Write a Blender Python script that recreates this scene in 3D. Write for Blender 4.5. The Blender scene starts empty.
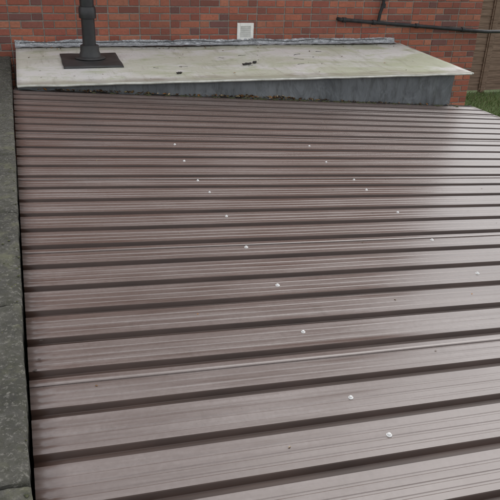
import bpy, bmesh, math, random
from mathutils import Vector, Matrix, noise
random.seed(7)
S=bpy.context.scene
CZ=3.0; H=1.27; A=0.07
# ------------------------------------------------ camera frame
d1=Vector((-235,325,-652)).normalized()
d2=Vector((1920,80,-652)); d2=(d2-d1*d2.dot(d1)).normalized()
n=d2.cross(d1).normalized()
h=d2*math.cos(A)+n*math.sin(A); u=n*math.cos(A)-d2*math.sin(A)
M=Matrix((h,d1,u)).to_4x4()
cam=bpy.data.cameras.new("camera"); co=bpy.data.objects.new("camera",cam)
S.collection.objects.link(co); S.camera=co
co.matrix_world=Matrix.Translation((0,0,CZ))@M
cam.sensor_width=36; cam.lens=652/500*36; cam.clip_end=1000; cam.clip_start=0.05
Z0=CZ-H/math.cos(A)
def rz(x): return Z0-math.tan(A)*x

# ------------------------------------------------ helpers
def link(o,parent=None):
    S.collection.objects.link(o)
    if parent: o.parent=parent
    return o
def mesh(name,v,f,mat=None,parent=None,smooth=False,angle=None):
    m=bpy.data.meshes.new(name); m.from_pydata(v,[],f); m.update()
    o=bpy.data.objects.new(name,m)
    if mat: m.materials.append(mat)
    if smooth:
        for p in m.polygons: p.use_smooth=True
        if angle: m.set_sharp_from_angle(angle=math.radians(angle))
    return link(o,parent)
def empty(name):
    return link(bpy.data.objects.new(name,None))
BF=[(0,3,2,1),(4,5,6,7),(0,1,5,4),(1,2,6,5),(2,3,7,6),(3,0,4,7)]
def boxv(x0,x1,y0,y1,z0,z1):
    return [(x0,y0,z0),(x1,y0,z0),(x1,y1,z0),(x0,y1,z0),(x0,y0,z1),(x1,y0,z1),(x1,y1,z1),(x0,y1,z1)]
def box(name,x0,x1,y0,y1,z0,z1,mat,parent=None,bev=0):
    o=mesh(name,boxv(x0,x1,y0,y1,z0,z1),BF,mat,parent)
    if bev:
        b=o.modifiers.new("b",'BEVEL'); b.width=bev; b.segments=2
    return o
def tube(pts,r,seg=14,rad=None):
    v=[];f=[]
    pts=[Vector(p) for p in pts]
    prev=None
    for i,p in enumerate(pts):
        t=(pts[min(i+1,len(pts)-1)]-pts[max(i-1,0)]).normalized()
        if prev is None:
            a=t.orthogonal().normalized()
        else:
            a=(prev-t*prev.dot(t)).normalized()
        prev=a; b=t.cross(a)
        rr=rad[i] if rad else r
        for k in range(seg):
            an=2*math.pi*k/seg
            v.append(tuple(p+a*rr*math.cos(an)+b*rr*math.sin(an)))
    for i in range(len(pts)-1):
        for k in range(seg):
            k2=(k+1)%seg
            f.append((i*seg+k,i*seg+k2,(i+1)*seg+k2,(i+1)*seg+k))
    f.append(tuple(range(seg))[::-1]); f.append(tuple((len(pts)-1)*seg+k for k in range(seg)))
    return v,f
def lathe(prof,cx,cy,seg=32):
    v=[];f=[]
    for r,z in prof:
        for k in range(seg):
            a=2*math.pi*k/seg; v.append((cx+r*math.cos(a),cy+r*math.sin(a),z))
    for i in range(len(prof)-1):
        for k in range(seg):
            k2=(k+1)%seg; f.append((i*seg+k,i*seg+k2,(i+1)*seg+k2,(i+1)*seg+k))
    f.append(tuple((len(prof)-1)*seg+k for k in range(seg)))
    return v,f
# --- node helper
class N:
    def __init__(s,name):
        s.m=bpy.data.materials.new(name); s.m.use_nodes=True
        s.t=s.m.node_tree; s.b=s.t.nodes['Principled BSDF']
        s.tc=s.t.nodes.new('ShaderNodeTexCoord')
    def l(s,a,b): s.t.links.new(a,b)
    def map(s,scale=(1,1,1)):
        m=s.t.nodes.new('ShaderNodeMapping'); m.inputs['Scale'].default_value=scale
        s.l(s.tc.outputs['Object'],m.inputs[0]); return m.outputs[0]
    def noise(s,scale,detail=4,rough=.6,vec=None,dist=0):
        x=s.t.nodes.new('ShaderNodeTexNoise'); x.inputs['Scale'].default_value=scale
        x.inputs['Detail'].default_value=detail; x.inputs['Roughness'].default_value=rough
        x.inputs['Distortion'].default_value=dist
        s.l(vec if vec else s.tc.outputs['Object'],x.inputs['Vector']); return x.outputs['Fac']
    def mr(s,v,a,b,c=0,d=1,smooth=False):
        x=s.t.nodes.new('ShaderNodeMapRange'); x.inputs[1].default_value=a;x.inputs[2].default_value=b
        x.inputs[3].default_value=c;x.inputs[4].default_value=d
        if smooth: x.interpolation_type='SMOOTHSTEP'
        s.l(v,x.inputs[0]); return x.outputs[0]
    def math(s,op,a,b):
        x=s.t.nodes.new('ShaderNodeMath'); x.operation=op
        for i,q in enumerate((a,b)):
            if isinstance(q,(int,float)): x.inputs[i].default_value=q
            else: s.l(q,x.inputs[i])
        return x.outputs[0]
    def mix(s,f,a,b,mode='MIX'):
        x=s.t.nodes.new('ShaderNodeMix'); x.data_type='RGBA'; x.blend_type=mode
        if isinstance(f,(int,float)): x.inputs[0].default_value=f
        else: s.l(f,x.inputs[0])
        for i,q in ((6,a),(7,b)):
            if isinstance(q,tuple): x.inputs[i].default_value=(*q,1)
            else: s.l(q,x.inputs[i])
        return x.outputs[2]
    def sep(s,v):
        x=s.t.nodes.new('ShaderNodeSeparateXYZ'); s.l(v,x.inputs[0]); return x.outputs
    def col(s,c):
        if isinstance(c,tuple): s.b.inputs['Base Color'].default_value=(*c,1)
        else: s.l(c,s.b.inputs['Base Color'])
    def rough(s,c):
        if isinstance(c,(int,float)): s.b.inputs['Roughness'].default_value=c
        else: s.l(c,s.b.inputs['Roughness'])
    def bump(s,hh,st=.3,dist=.01):
        x=s.t.nodes.new('ShaderNodeBump'); x.inputs['Strength'].default_value=st; x.inputs['Distance'].default_value=dist
        s.l(hh,x.inputs['Height']); s.l(x.outputs[0],s.b.inputs['Normal'])

# ------------------------------------------------ materials
def m_roof():
    s=N("brown_coated_steel")
    st=s.noise(6,4,.65,s.map((.22,5,1)))
    bl=s.noise(1.3,3,.6)
    fine=s.noise(60,3,.7)
    d=s.math('MULTIPLY',s.mr(st,.3,.68,.22,1.0),s.mr(bl,.3,.7,.5,1.0))
    dust=s.mix(s.mr(fine,.3,.7),(.155,.124,.114),(.205,.173,.163))
    c=s.mix(d,(.062,.033,.024),dust)
    dr=s.noise(7,4,.7,s.map((2.5,.8,1)))
    c=s.mix(s.mr(dr,.60,.78,0,.45),c,(.065,.044,.036))
    sp=s.mr(s.noise(170,2,.5),.68,.76)
    c=s.mix(s.math('MULTIPLY',sp,.5),c,(.03,.025,.02))
    s.col(c)
    s.rough(s.mr(st,.3,.7,.24,.40))
    s.b.inputs['IOR'].default_value=1.78
    s.bump(s.noise(2.2,2,.5,s.map((1,3,1))),.25,.01)
    return s.m
def m_trough_shade():  # same steel darkened: trough shade, with some wet dirt, put into the colour
    s=N("brown_coated_steel_trough_shade")
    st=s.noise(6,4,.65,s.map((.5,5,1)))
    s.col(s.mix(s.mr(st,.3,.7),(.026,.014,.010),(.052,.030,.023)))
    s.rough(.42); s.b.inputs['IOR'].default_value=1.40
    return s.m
def m_simple(name,c1,c2,scale=8,rough=.7,bump=.3,bd=.004,spec=.5):
    s=N(name); nn=s.noise(scale,4,.65)
    s.col(s.mix(s.mr(nn,.3,.7),c1,c2)); s.rough(rough); s.bump(nn,bump,bd)
    s.b.inputs['Specular IOR Level'].default_value=spec
    return s.m
def m_coping():
    s=N("weathered_coping_stone")
    a=s.noise(3,5,.7); b=s.noise(22,5,.7); v=s.noise(70,4,.75)
    c=s.mix(s.mr(a,.35,.65),(.032,.031,.026),(.095,.091,.078))
    c=s.mix(s.mr(b,.42,.62,0,.8),c,(.044,.044,.030))
    c=s.mix(s.mr(v,.54,.66,0,.7),c,(.22,.21,.185))
    c=s.mix(s.mr(s.noise(9,4,.6),.56,.70,0,.65),c,(.13,.13,.08))
    s.col(c); s.rough(.95); s.bump(s.noise(40,6,.75),.9,.012); return s.m
def m_lean():
    s=N("weathered_roof_felt")
    P=s.sep(s.tc.outputs['Object'])
    a=s.noise(1.0,5,.6,s.map((1,1.5,1)),.8); b=s.noise(4.5,6,.72,s.map((.6,1.6,1)),.5); f=s.noise(40,4,.7)
    c=s.mix(s.mr(P[0],.2,4.3),(.56,.56,.49),(.45,.47,.36))
    c=s.mix(s.mr(a,.46,.56,0,.85),c,(.64,.63,.62))
    c=s.mix(s.mr(b,.50,.68,0,.75),c,(.34,.37,.23))
    c=s.mix(s.mr(f,.56,.76,0,.5),c,(.20,.20,.14))
    st=s.noise(9,5,.7,s.map((1.6,.25,1)))
    c=s.mix(s.mr(st,.54,.74,0,.55),c,(.22,.21,.15))
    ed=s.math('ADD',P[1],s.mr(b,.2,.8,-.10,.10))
    c=s.mix(s.mr(ed,6.06,5.90,0,.75),c,(.18,.155,.11))
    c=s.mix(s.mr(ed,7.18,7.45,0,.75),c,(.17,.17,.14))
    s.col(c); s.rough(s.mr(b,.3,.7,.30,.6)); s.bump(a,.3,.02); return s.m
def m_brick():
    s=N("red_brick")
    at=s.t.nodes.new('ShaderNodeAttribute'); at.attribute_name="Col"
    a=s.noise(30,4,.75); b=s.noise(140,2,.7); g=s.noise(.9,3,.6)
    c=s.mix(s.mr(a,.4,.8,0,.6),at.outputs['Color'],(.12,.05,.035))
    c=s.mix(s.mr(b,.62,.75,0,.5),c,(.38,.26,.21))
    c=s.mix(s.mr(g,.45,.75,0,.4),c,(.07,.04,.03))
    s.col(c); s.rough(.9); s.bump(s.noise(60,4,.7),.6,.006); return s.m
def m_foil():
    s=N("lead_flashing")
    a=s.noise(9,4,.7,s.map((1,3,3)),1.5)
    s.col(s.mix(s.mr(a,.35,.65),(.20,.205,.215),(.55,.56,.58)))
    s.b.inputs['Metallic'].default_value=.4; s.rough(.42); s.bump(s.noise(18,3,.6,None,2),.9,.02); return s.m
def m_fascia():
    s=N("grey_roofing_membrane")
    a=s.noise(2,4,.6,s.map((1,1,.4))); b=s.noise(14,4,.7,s.map((1,1,.25)))
    c=s.mix(s.mr(a,.3,.7),(.080,.088,.095),(.145,.156,.165))
    c=s.mix(s.mr(b,.48,.70,0,.75),c,(.040,.042,.040))
    s.col(c); s.rough(.5); s.bump(s.noise(4,3,.5,s.map((1.5,1,.5)),1),.9,.05); return s.m
def m_attr(name,rough=.8):
    s=N(name); at=s.t.nodes.new('ShaderNodeAttribute'); at.attribute_name="Col"
    c=s.mix(s.mr(s.noise(90,3,.7),.3,.7,0,.5),at.outputs['Color'],(.02,.015,.01))
    s.col(c); s.rough(rough); return s.m
def m_wood():
    s=N("weathered_wood")
    a=s.noise(4,5,.7,s.map((.6,8,8)))
    s.col(s.mix(s.mr(a,.3,.7),(.11,.07,.048),(.26,.18,.13))); s.rough(.9); s.bump(a,.5,.01); return s.m
def m_ground():
    s=N("lawn"); a=s.noise(.6,5,.7); b=s.noise(18,5,.7)
    c=s.mix(s.mr(a,.35,.65),(.055,.10,.022),(.09,.13,.035))
    c=s.mix(s.mr(b,.5,.7),c,(.05,.045,.025)); s.col(c); s.rough(.95); s.bump(b,.8,.03); return s.m
def colattr(o,cols):
    m=o.data; ca=m.color_attributes.new("Col",'FLOAT_COLOR','CORNER')
    for p in m.polygons:
        for li in p.loop_indices: ca.data[li].color=(*cols[p.index],1)

MR=m_roof(); MT=m_trough_shade(); MC=m_coping(); ML=m_lean(); MB=m_brick(); MF=m_foil(); MFa=m_fascia(); MW=m_wood()
MORT=m_simple("mortar",(.17,.15,.13),(.28,.25,.22),30,.95,.6,.004)
BLK=m_simple("black_painted_steel",(.010,.010,.012),(.022,.022,.024),20,.42,.15,.002)
PLAS=m_simple("black_plastic",(.012,.012,.013),(.03,.03,.032),14,.6,.1,.002,.3)
PLATE=m_simple("flashing_plate_rubber",(.016,.017,.018),(.045,.045,.044),7,.55,.4,.006)
WHT=m_simple("white_plastic",(.62,.61,.58),(.78,.78,.75),25,.5,.15,.002)
GREYP=m_simple("grey_plaster",(.42,.42,.40),(.58,.58,.55),18,.8,.3,.003)
CAP=m_simple("screw_cap",(.52,.52,.51),(.68,.68,.67),50,.8,.05,.001,.2)
TRIM=m_simple("pale_edge_trim",(.30,.30,.26),(.60,.60,.55),7,.5,.2,.003)
DARK=m_simple("dark_gutter_felt",(.012,.011,.010),(.035,.030,.025),14,.85,.7,.01)
TILE=m_simple("roof_tile",(.09,.045,.035),(.16,.09,.07),6,.85,.5,.01)
MOSS=m_simple("moss",(.03,.035,.015),(.085,.085,.04),60,.95,.9,.01)
REND=m_simple("block_wall",(.22,.21,.19),(.32,.31,.28),10,.9,.4,.006)
LEAF=m_attr("dead_leaf",.6)

# ------------------------------------------------ corrugated roof (wide flats, narrow troughs)
def edge(y): return -.105-.06*(y-1.3)/4.5
roof=empty("corrugated_metal_roof")
P=.19; YF=1.373
D=-.018
prof=[(0,0,0),(.0025,-.0020,1),(.0105,D+.0015,1),(.0130,D,1),(.0340,D,1),(.0365,D+.0015,1),(.0445,-.0020,1),(.0470,0,0),
      (.0700,0,0),(.0730,-.0014,0),(.0800,-.0014,0),(.0830,0,0),(.105,.0002,0),(.108,-.0014,0),(.115,-.0014,0),(.118,.0002,0),(.143,0,0),(.146,-.0014,0),(.153,-.0014,0),(.156,0,0)]
XR=4.53
NXS=57
xs=[i/(NXS-1) for i in range(NXS)]
k0=-5; k1=10
while YF+(k1+1)*P<5.80: k1+=1
lapk=2
segs=[]; cur=None
for k in range(k0,k1+1):
    if cur is None or (k-lapk)%5==0:
        cur=[]; segs.append(cur)
    cur.append(k)
for si,sg in enumerate(segs):
    rows=[]
    y0=YF+sg[0]*P
    if si>0: rows+=[(y0-.036,.0020,0),(y0-.020,.0018,0),(y0-.003,.0014,0)]
    for k in sg:
        for (a,b,t) in prof: rows.append((YF+k*P+a,b+(.0012 if (k==sg[0] and a<.06) else 0),t))
    rows.append((YF+(sg[-1]+1)*P-.001,-.0005,0))
    v=[];f=[];mi=[]
    for (y,z,t_) in rows:
        for t in xs:
            x=edge(y)+.008+(XR-edge(y)-.008)*t
            w=.0012*noise.noise(Vector((x*1.1,y*3.1,3.3)))+.0007*noise.noise(Vector((x*4,y*9,5)))
            wy=.0022*noise.noise(Vector((x*.9,math.floor((y+.06-YF)/P)*3.3,4)))
            v.append((x,y+wy,rz(x)+z+w))
    W=NXS
    for i in range(len(rows)-1):
        tr=1 if (rows[i][2] or rows[i+1][2]) else 0  # trough faces take the steel with painted-in shade
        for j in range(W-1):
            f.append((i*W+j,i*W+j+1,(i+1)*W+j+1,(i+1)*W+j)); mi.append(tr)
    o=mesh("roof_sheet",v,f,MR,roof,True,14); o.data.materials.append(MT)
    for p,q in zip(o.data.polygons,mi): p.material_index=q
    sd=o.modifiers.new("t",'SOLIDIFY'); sd.thickness=.0010; sd.offset=-1
scr=[4.31,3.93,3.585,3.363,2.98,2.658,2.238,1.8415,1.525,1.336]
def snap(y):
    k=round((y-YF-.13)/P); return YF+k*P+.130
sv=[];sf=[]
def addscrew(x,y,z,s=1):
    pr=[(.011*s,0),(.011*s,.0022),(.0072*s,.0035),(.0065*s,.007),(.004*s,.0083)]
    vv,ff=lathe(pr,0,0,12); b=len(sv)
    for q in vv: sv.append((q[0]+x,q[1]+y,q[2]+z))
    for q in ff: sf.append(tuple(i+b for i in q))
for lx in (.90,1.905,2.93,4.0):
    for y in scr:
        if lx>2.5 and y>3.3: continue
        x=lx+random.uniform(-.028,.028)+(y-2.4)*.006; yy=snap(y)+random.uniform(-.014,.012)
        addscrew(x,yy,rz(x)-.001,random.uniform(.7,.9))
mesh("fixing_screws",sv,sf,CAP,roof,True,40)
v=[];f=[]
for i,y in enumerate((.42,5.80)):
    z=rz(XR)
    v+= [(XR+.004,y,z-.01),(XR+.03,y,z-.012),(XR+.03,y,z-.10),(XR+.004,y,z-.10)]
f=[(0,1,5,4),(1,2,6,5),(2,3,7,6),(3,0,4,7),(0,3,2,1),(4,5,6,7)]
mesh("eaves_trim",v,f,BLK,roof)

# garage walls beneath the roof
gw=empty("garage_wall_structure")
def wallquad(x0,x1,y0,y1,name):
    v=[(x0,y0,0),(x1,y0,0),(x1,y1,0),(x0,y1,0),(x0,y0,rz(x0)-.04),(x1,y0,rz(x1)-.04),(x1,y1,rz(x1)-.04),(x0,y1,rz(x0)-.04)]
    mesh(name,v,BF,REND,gw)
wallquad(4.30,4.45,.5,5.75,"side_wall"); wallquad(-.45,4.299,.45,.6,"front_wall"); wallquad(-.45,-.28,.601,7.4,"party_wall")

# ------------------------------------------------ coping
cop=empty("parapet_coping")
ys=[.40,1.30,2.20,3.10,4.02,4.95,5.86,6.70,7.44]
for i in range(len(ys)-1):
    ya,yb=ys[i]+.005,ys[i+1]-.005
    nx,ny=34,70
    v=[];f=[]
    dz=random.uniform(-.003,.003); ddx=random.uniform(-.003,.002)
    for a in range(ny+1):
        y=ya+(yb-ya)*a/ny
        for b in range(nx+1):
            if b==0: x=-.50;z=-.06
            elif b==nx: x=edge(y);z=-.05
            else:
                tt=((b-1)/(nx-2))**.6; x=-.50+(edge(y)+.50)*tt; z=.030-.008*max(0,(tt-.95)/.05)**2
            if a in(0,ny) and 0<b<nx: z-=.010
            x+=.004*noise.noise(Vector((x*3,y*14,i)))+.004*noise.noise(Vector((b*.1,y*45,i)))*(1 if b>nx-3 else 0)
            if b not in(0,nx): z+=.005*noise.noise(Vector((x*14,y*14,i*3)))+.004*noise.noise(Vector((x*50,y*50,i*3)))
            v.append((x+ddx,y,rz(-.1)+z+dz))
    W=nx+1
    for a in range(ny):
        for b in range(nx): f.append((a*W+b,a*W+b+1,(a+1)*W+b+1,(a+1)*W+b))
    f.append(tuple(range(W))[::-1]); f.append(tuple(ny*W+b for b in range(W)))
    mesh("coping_stone",v,f,MC,cop,True,50)
def lumps(name,pts,mat,parent=None):
    v=[];f=[]
    for (x,y,z,r) in pts:
        bm=bmesh.new(); bmesh.ops.create_icosphere(bm,subdivisions=2,radius=1)
        b=len(v)
        for q in bm.verts:
            p=q.co; k=1+.55*noise.noise(p*2+Vector((x*30,y*30,0)))
            v.append((x+p.x*r*k,y+p.y*r*k*1.2,z+p.z*r*.35*k))
        for q in bm.faces: f.append(tuple(b+w.index for w in q.verts))
        bm.free()
    return mesh(name,v,f,mat,parent,True)
pts=[]
for i in range(260):
    y=random.uniform(1.0,7.4)
    x=edge(y)-abs(random.gauss(0,.09))-.002
    pts.append((x,y,rz(-.1)+.028,random.uniform(.002,.006)))
lumps("moss_grit",pts,MOSS,cop)

# ------------------------------------------------ low flat roof behind
YW=7.5
lt=empty("flat_roof_extension")
def lz(y): return CZ-1.217+.042*(y-5.9)
def lzz(x,y): return lz(y)+.010*noise.noise(Vector((x*.9,y*.9,2)))+.003*noise.noise(Vector((x*5,y*5,2)))
nx,ny=90,34
v=[];f=[]
for a in range(ny+1):
    y=5.895+(YW-.012-5.895)*a/ny
    for b in range(nx+1):
        x=-.125+(4.40+.125)*b/nx
        v.append((x,y,lzz(x,y)))
W=nx+1
for a in range(ny):
    for b in range(nx): f.append((a*W+b,a*W+b+1,(a+1)*W+b+1,(a+1)*W+b))
o=mesh("roof_felt",v,f,ML,lt,True)
sd=o.modifiers.new("t",'SOLIDIFY'); sd.thickness=.022; sd.offset=-1
pf=[(-.12+4.51*i/60,5.888,lz(5.89)-.012+.006*noise.noise(Vector((i*.3,0,0)))) for i in range(61)]
v,f=tube(pf,.010,10); mesh("front_edge_lip",v,f,TRIM,lt,True)
pf=[(4.405,5.885+(YW-5.9)*i/20,lz(5.9+(YW-5.9)*i/20)-.008) for i in range(21)]
v,f=tube(pf,.010,10); mesh("side_edge_lip",v,f,TRIM,lt,True)
nx,nz=140,14; v=[];f=[]
for a in range(nz+1):
    for b in range(nx+1):
        x=-.12+(4.22+.12)*b/nx; zt=lz(5.9)-.024
        zlow=rz(x)-.12
        z=zt+(zlow-zt)*a/nz
        w=.014*noise.noise(Vector((x*2.5+z*2,z*3,5)))+.007*noise.noise(Vector((x*9,z*6,5)))
        v.append((x,5.938+w*(1 if a else .2),z))
W=nx+1
for a in range(nz):
    for b in range(nx): f.append((a*W+b,(a+1)*W+b,(a+1)*W+b+1,a*W+b+1))
mesh("fascia_membrane",v,f,MFa,lt,True)
box("extension_wall",-.12,4.20,5.97,YW-.02,0,lz(5.9)-.035,REND,lt)
# ------------------------------------------------ gutter between roofs + debris
v=[];f=[]
yE=YF+(k1+1)*P
for i in range(41):
    x=-.15+(4.5+.15)*i/40
    for (y,z) in ((yE-.004,-.004),(yE+.012,.010),(yE+.03,.004),(yE+.06,-.02),(5.93,-.022)):
        v.append((x,y+.004*noise.noise(Vector((x*8,z*50,0))),rz(x)+z+.006*noise.noise(Vector((x*9,y*20,1)))))
for i in range(40):
    for k in range(4): f.append((i*5+k,(i+1)*5+k,(i+1)*5+k+1,i*5+k+1))
mesh("valley_gutter",v,f,DARK,None,True)
def leaves(name,items,parent=None):
    v=[];f=[];cols=[]
    for (x,y,z,s,tilt,colr) in items:
        a=random.uniform(0,6.28); b=len(v)
        R=Matrix.Rotation(a,3,'Z')@Matrix.Rotation(random.uniform(-tilt,tilt),3,'X')@Matrix.Rotation(random.uniform(-tilt,tilt),3,'Y')
        sh=[(-1,0,0),(-.5,.42,.10),(.2,.5,.12),(1,0,.02),(.2,-.5,.14),(-.5,-.42,.1),(-.1,0,-.05)]
        for p in sh:
            q=R@(Vector(p)*s); v.append((x+q.x,y+q.y,z+q.z+.15*s))
        for k in range(6):
            f.append((b+k,b+(k+1)%6,b+6)); cols.append(colr)
    o=mesh(name,v,f,LEAF,parent); colattr(o,cols); return o
LC=[(.10,.05,.02),(.18,.09,.03),(.06,.035,.02),(.34,.15,.04),(.03,.02,.015),(.22,.17,.08),(.40,.30,.18)]
it=[]
for i in range(1500):
    x=random.uniform(-.05,4.3)
    dens=.06+.8*math.exp(-((x-2.1)/.5)**2)*(.6+noise.noise(Vector((x*5,0,0))))+.3*math.exp(-((x-.7)/.35)**2)
    if random.random()>dens: continue
    y=random.uniform(yE-.01,5.925)
    it.append((x,y,rz(x)+random.uniform(.0,.035)*dens+(-.015 if y>yE+.05 else .010),random.uniform(.006,.022),.9,random.choice(LC)))
leaves("fallen_leaves",it)
pts=[]
for i in range(170):
    x=random.uniform(.0,4.3)
    if random.random()>.25+.75*math.exp(-((x-2.3)/.9)**2): continue
    pts.append((x,random.uniform(yE,5.92),rz(x)+.0,random.uniform(.010,.028)))
lumps("moss_patch",pts,MOSS)
it=[]
for i in range(34):
    x=random.uniform(-.05,4.2); y=random.uniform(1.0,5.6); y=YF+round((y-YF)/P)*P+.13
    it.append((x,y,rz(x)+.001,random.uniform(.003,.007),.4,random.choice(LC)))
for (x,y) in ((-.07,1.86),(-.06,1.97),(-.085,1.80)):
    it.append((x,y,rz(x)+.003,.009,.4,(.03,.02,.015)))
for i in range(130):
    x=random.uniform(-.08,4.3); y=random.uniform(5.95,7.42)
    if random.random()<.5: y=7.40-abs(random.gauss(0,.05))
    it.append((x,y,lzz(x,y)+.002,random.uniform(.004,.014),.4,random.choice(LC[:5])))
leaves("scattered_leaves",it)
def twigs(name,lst,mat,parent=None):
    V=[];F=[]
    for (x,y,L,a,r) in lst:
        p=[]
        for t in [i/7 for i in range(8)]:
            X=x+math.cos(a)*L*t+.04*L*math.sin(t*7+a);Y=y+math.sin(a)*L*t+.06*L*math.sin(t*5); p.append((X,Y,lzz(X,Y)+r*.8+.001*math.sin(t*9)))
        vv,ff=tube(p,r,7,[r*(1-.4*i/7) for i in range(8)]); b=len(V); V+=vv; F+=[tuple(i+b for i in q) for q in ff]
    return mesh(name,V,F,mat,parent,True)
tw=[]
for i in range(9):
    x=random.uniform(.9,3.6); y=random.uniform(6.3,7.35); tw.append((x,y,random.uniform(.04,.11),random.uniform(-.6,.6),random.uniform(.0015,.003)))
twigs("twig_debris",tw,DARK)
def scrap(x,y,L,Wd,a,base):
    v=[];f=[]
    for i in range(9):
        for j in range(4):
            t=i/8-.5; s=j/3-.5
            lx=t*L; ly=s*Wd*(1-.6*abs(t))
            X=x+lx*math.cos(a)-ly*math.sin(a); Y=y+lx*math.sin(a)+ly*math.cos(a)
            v.append((X,Y,lzz(X,Y)+.007+.012*abs(math.sin(t*6+s*3))))
    for i in range(8):
        for j in range(3): f.append((i*4+j,(i+1)*4+j,(i+1)*4+j+1,i*4+j+1))
    o=mesh("felt_scrap",v,f,DARK,None,True); sd=o.modifiers.new("t",'SOLIDIFY'); sd.thickness=.006
scrap(2.10,6.46,.11,.045,.35,0); scrap(2.20,6.52,.07,.04,1.1,0); scrap(1.33,6.15,.06,.03,.5,0)

# ------------------------------------------------ flue
fl=empty("flue_pipe")
fx,fy=.575,6.80; zb=lz(fy)+.012
nxp,nyp=20,20; v=[];f=[]
for a in range(nyp+1):
    for b in range(nxp+1):
        x=fx-.28+.56*b/nxp; y=6.44+.62*a/nyp
        e=1 if a in(0,nyp) or b in(0,nxp) else 0
        v.append((x+.004*noise.noise(Vector((x*9,y*9,0))),y,lz(y)+.020-.006*e+.006*noise.noise(Vector((x*6,y*6,3)))))
W=nxp+1
for a in range(nyp):
    for b in range(nxp): f.append((a*W+b,a*W+b+1,(a+1)*W+b+1,(a+1)*W+b))
o=mesh("base_flashing",v,f,PLATE,fl,True); sd=o.modifiers.new("t",'SOLIDIFY'); sd.thickness=.012
v,f=lathe([(.15,zb+.012),(.140,zb+.022),(.108,zb+.03),(.102,zb+.05),(.092,zb+.075),(.090,zb+.13),(.082,zb+.135)],fx,fy); mesh("rubber_collar",v,f,PLATE,fl,True,35)
v,f=lathe([(.064,zb),(.064,zb+.38),(.080,zb+.385),(.082,zb+.40),(.082,zb+.47),(.077,zb+.48),(.077,zb+.49),(.067,zb+.495),(.067,zb+.95),(.088,zb+.955),(.088,zb+1.0),(.05,zb+1.01)],fx,fy); mesh("flue_tube",v,f,BLK,fl,True,35)
v,f=lathe([(.14,zb+1.10),(.145,zb+1.11),(.10,zb+1.15),(.02,zb+1.18)],fx,fy); mesh("rain_cap",v,f,BLK,fl,True,35)
for k in range(3):
    a=k*2.094; x=fx+.08*math.cos(a); y=fy+.08*math.sin(a)
    box("cap_strut",x-.006,x+.006,y-.006,y+.006,zb+.98,zb+1.11,BLK,fl)

# ------------------------------------------------ house
hs=empty("brick_house")
XL,XC=-4.0,5.56; TOP=6.0
box("mortar_core",XL,XC,YW+.008,YW+8,0,TOP,MORT,hs)
BC=[(.31,.095,.058),(.35,.115,.068),(.28,.082,.052),(.25,.075,.052),(.37,.14,.085),(.20,.07,.052),(.15,.065,.058),(.33,.105,.062),(.30,.09,.058),(.32,.10,.062)]
v=[];f=[];cols=[]
bh,bl,mo,ch=.063,.213,.012,.075
def brick(x0,x1,y0,y1,z0,z1,colr):
    b=len(v)
    c=.0035
    j=lambda:random.uniform(-.002,.002)
    a0,a1=x0+j(),x1+j(); c0,c1=z0+j(),z1+j(); yy=y0+random.uniform(-.002,.002)
    v.extend([(a0+c,yy,c0+c),(a1-c,yy,c0+c),(a1-c,yy,c1-c),(a0+c,yy,c1-c),
              (a0,yy+c,c0),(a1,yy+c,c0),(a1,yy+c,c1),(a0,yy+c,c1),
              (a0,y1,c0),(a1,y1,c0),(a1,y1,c1),(a0,y1,c1)])
    for q in ((0,1,2,3),(0,4,5,1),(1,5,6,2),(2,6,7,3),(3,7,4,0),(4,8,9,5),(5,9,10,6),(6,10,11,7),(7,11,8,4)):
        f.append(tuple(b+i for i in q)); cols.append(colr)
nrow=int(TOP/ch)
for r in range(nrow):
    z=r*ch+.013
    if z<.6: continue
    x=XC+.01; k=0
    while x>XL:
        L=.1005 if (k%2==(r%2)) else bl
        x0=max(x-L,XL); cc=random.choice(BC); s=random.uniform(.85,1.18)
        brick(x0,x,YW,YW+.02,z,z+bh,tuple(q*s for q in cc)); x=x0-mo; k+=1
o=mesh("brickwork",v,f,MB,hs); colattr(o,cols)
v=[];f=[];cols=[]
for r in range(nrow):
    z=r*ch+.013; y=YW+.022+(0 if r%2 else .11)
    while y<YW+7.9:
        L=bl; b=len(v); cc=random.choice(BC)
        v.extend(boxv(XC+.0005,XC+.010,y,min(y+L,YW+8),z,z+bh))
        for q in BF: f.append(tuple(b+i for i in q)); cols.append(cc)
        y+=L+mo
o=mesh("side_brickwork",v,f,MB,hs); colattr(o,cols)
v=[(XL-.3,YW-.35,TOP),(XC+.25,YW-.35,TOP),(XC+.25,YW+4,TOP+2.6),(XL-.3,YW+4,TOP+2.6),(XL-.3,YW+8.35,TOP),(XC+.25,YW+8.35,TOP),
   (XL-.3,YW-.35,TOP+.08),(XC+.25,YW-.35,TOP+.08),(XC+.25,YW+4,TOP+2.7),(XL-.3,YW+4,TOP+2.7),(XL-.3,YW+8.35,TOP+.08),(XC+.25,YW+8.35,TOP+.08)]
mesh("tiled_roof",v,[(0,1,2,3),(3,2,5,4),(7,6,9,8),(8,9,10,11),(0,6,7,1),(1,7,8,2),(2,8,11,5),(4,5,11,10),(3,9,6,0),(4,10,9,3)],TILE,hs)
mesh("gable",[(XC,YW+.02,TOP),(XC,YW+8,TOP),(XC,YW+4,TOP+2.45)],[(0,1,2)],MORT,hs)
v,f=tube([(XL-.3,YW-.40,TOP+.0),(XC+.25,YW-.40,TOP+.0)],.055); mesh("eaves_gutter",v,f,PLAS,hs,True)
box("window_frame",1.2,2.6,YW-.006,YW+.006,TOP-1.9,TOP-.7,WHT,hs)
GL=N("window_glass"); GL.col((.02,.025,.03)); GL.rough(.05)
box("window_pane",1.27,1.87,YW-.012,YW-.007,TOP-1.83,TOP-.77,GL.m,hs); box("window_pane",1.93,2.53,YW-.012,YW-.007,TOP-1.83,TOP-.77,GL.m,hs)

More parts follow.
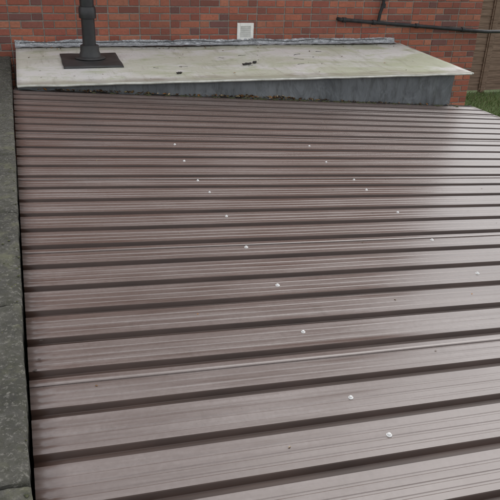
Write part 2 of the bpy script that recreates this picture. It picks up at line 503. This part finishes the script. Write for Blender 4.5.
# flashing at foot of wall (crinkled)
nx,nz=260,6; v=[];f=[]
for a in range(nz+1):
    for b in range(nx+1):
        x=-.13+(4.35+.13)*b/nx
        t=a/nz
        if t<.5: y=YW-.010; z=lz(YW)+.055*(1-t*2)
        else: y=YW-.010-.085*(t-.5)*2; z=lz(y)+.006
        hh=noise.noise(Vector((x*14,t*5,1))); h2=noise.noise(Vector((x*40,t*9,6)))
        if a==0: z+=.020*noise.noise(Vector((x*3,0,9)))+.006*h2
        if a==nz: y+=.025*noise.noise(Vector((x*4,0,3)))
        v.append((x,y-.006-abs(.012*hh)-.004*h2,z+.006+.007*hh))
W=nx+1
for a in range(nz):
    for b in range(nx): f.append((a*W+b,(a+1)*W+b,(a+1)*W+b+1,a*W+b+1))
mesh("wall_flashing",v,f,MF,None,True)
p=[(-.08+4.3*i/120,YW-.055+.02*noise.noise(Vector((i*.12,0,0))),lz(YW)+.045+.022*noise.noise(Vector((i*.09,7,0)))) for i in range(121)]
v,f=tube(p,.004,6); mesh("trailing_cable",v,f,PLAS,None,True)

# air vent (square plate with inset panel)
av=empty("air_vent")
vx,vz=2.40,CZ-1.012
s=.098
for nm,a,b,c_,d_ in (("frame_left",-s,-s+.036,-s,s),("frame_right",s-.036,s,-s,s),("frame_bottom",-s+.036,s-.036,-s,-s+.036),("frame_top",-s+.036,s-.036,s-.036,s)):
    box(nm,vx+a,vx+b,YW-.018,YW+.005,vz+c_,vz+d_,WHT,av,.003)
box("back_plate",vx-s+.034,vx+s-.034,YW-.012,YW+.004,vz-s+.034,vz+s-.034,GREYP,av)
for i in range(5):
    z=vz-s+.044+i*.0235
    box("grille_bar",vx-.0615,vx+.0615,YW-.0145,YW-.0125,z,z+.012,GREYP,av)

# wall pipes
wp=empty("waste_pipe")
y=YW-.05
p=[(3.56,YW+.01,CZ-.87),(3.56,y+.02,CZ-.87),(3.575,y,CZ-.872),(3.62,y,CZ-.876),(4.2,y,CZ-.918),(4.8,y,CZ-.96),(5.5,y,CZ-1.01),(5.66,y,CZ-1.02),(6.2,y+.3,CZ-1.06),(7.4,y+1.2,CZ-1.16)]
v,f=tube(p,.022,14); mesh("pipe_run",v,f,PLAS,wp,True,40)
for x in (3.62,4.02,4.62,5.3):
    zc=CZ-.876-(x-3.62)*.070
    v,f=tube([(x-.022,y,zc+.0015),(x+.022,y,zc-.0015)],.030,14); mesh("pipe_socket",v,f,PLAS,wp,True,40)
    box("pipe_clip",x-.01,x+.01,y+.0,YW+.01,zc-.012,zc+.012,PLAS,wp)
v,f=tube([(4.08,y,CZ-.905),(4.09,y,CZ-.80),(4.12,y,CZ-.70),(4.13,y,CZ-.3),(4.13,y,CZ+.9),(4.13,YW+.01,CZ+.95)],.019,14); mesh("riser",v,f,PLAS,wp,True,40)
v,f=tube([(4.125,y,CZ-.74),(4.125,y,CZ-.69)],.027,14); mesh("pipe_socket",v,f,PLAS,wp,True,40)

# ------------------------------------------------ fence, lawn
fn=empty("wooden_fence")
FY=12.4
for i in range(8):
    x=5.9+i*1.83
    box("post",x-.05,x+.05,FY-.05,FY+.05,0,2.15,MW,fn,.006)
for i in range(7):
    x0=5.9+i*1.83+.052; x1=x0+1.83-.104
    for k in range(14):
        z=.05+k*.143
        v=[(x0,FY-.012,z),(x1,FY-.012,z),(x1,FY+.004,z),(x0,FY+.004,z),(x0,FY+.0,z+.155),(x1,FY+.0,z+.155),(x1,FY+.012,z+.155),(x0,FY+.012,z+.155)]
        v=[(a,b+random.uniform(-.002,.002),c_) for a,b,c_ in v]
        mesh("board",v,BF,MW,fn)
    for bx in (x0+.0,x0+.85,x1-.035):
        box("batten",bx,bx+.035,FY-.034,FY-.014,.05,2.05,MW,fn)
    box("cap_rail",x0,x1,FY-.03,FY+.03,2.06,2.09,MW,fn)
G=m_ground()
mesh("ground",[(-300,-300,0),(300,-300,0),(300,300,0),(-300,300,0)],[(0,1,2,3)],G)
GB=m_attr("grass_blade",.7)
v=[];f=[];cols=[]
for i in range(22000):
    x=random.uniform(5.8,13); y=random.uniform(7.5,12.36)
    L=random.uniform(.03,.085); a=random.uniform(0,6.28); w=.005; b=len(v)
    lx,ly=random.uniform(-.03,.03),random.uniform(-.03,.03)
    v+=[(x-w*math.cos(a),y-w*math.sin(a),0),(x+w*math.cos(a),y+w*math.sin(a),0),(x+lx,y+ly,L)]
    f.append((b,b+1,b+2)); g=random.uniform(.7,1.3); cols.append(random.choice([(.10*g,.19*g,.035*g),(.13*g,.2*g,.05*g),(.16*g,.16*g,.06*g)]))
o=mesh("grass",v,f,GB); colattr(o,cols)

# ------------------------------------------------ light (overcast)
w=bpy.data.worlds.new("World"); S.world=w; w.use_nodes=True
nt=w.node_tree; bg=nt.nodes['Background']
sky=nt.nodes.new('ShaderNodeTexSky'); sky.sky_type='NISHITA'; sky.sun_disc=False
el,az=math.radians(50),math.radians(60)
sky.sun_elevation=el; sky.sun_rotation=az; sky.dust_density=3; sky.air_density=1.2
hsv=nt.nodes.new('ShaderNodeHueSaturation'); hsv.inputs['Saturation'].default_value=.2
mx=nt.nodes.new('ShaderNodeMix'); mx.data_type='RGBA'; mx.inputs[0].default_value=.62
mx.inputs[7].default_value=(3.38,3.42,3.5,1)   # even cloud layer
nt.links.new(sky.outputs[0],hsv.inputs['Color']); nt.links.new(hsv.outputs[0],mx.inputs[6]); nt.links.new(mx.outputs[2],bg.inputs['Color'])
bg.inputs['Strength'].default_value=.33
sun=bpy.data.lights.new("sun",'SUN'); sun.energy=.55; sun.angle=math.radians(50); sun.color=(1,.98,.95)
so=link(bpy.data.objects.new("sun",sun))
dirv=Vector((math.sin(az)*math.cos(el),math.cos(az)*math.cos(el),math.sin(el)))
so.rotation_euler=dirv.to_track_quat('Z','Y').to_euler()
S.view_settings.view_transform='Standard'; S.view_settings.look='None'; S.view_settings.exposure=0
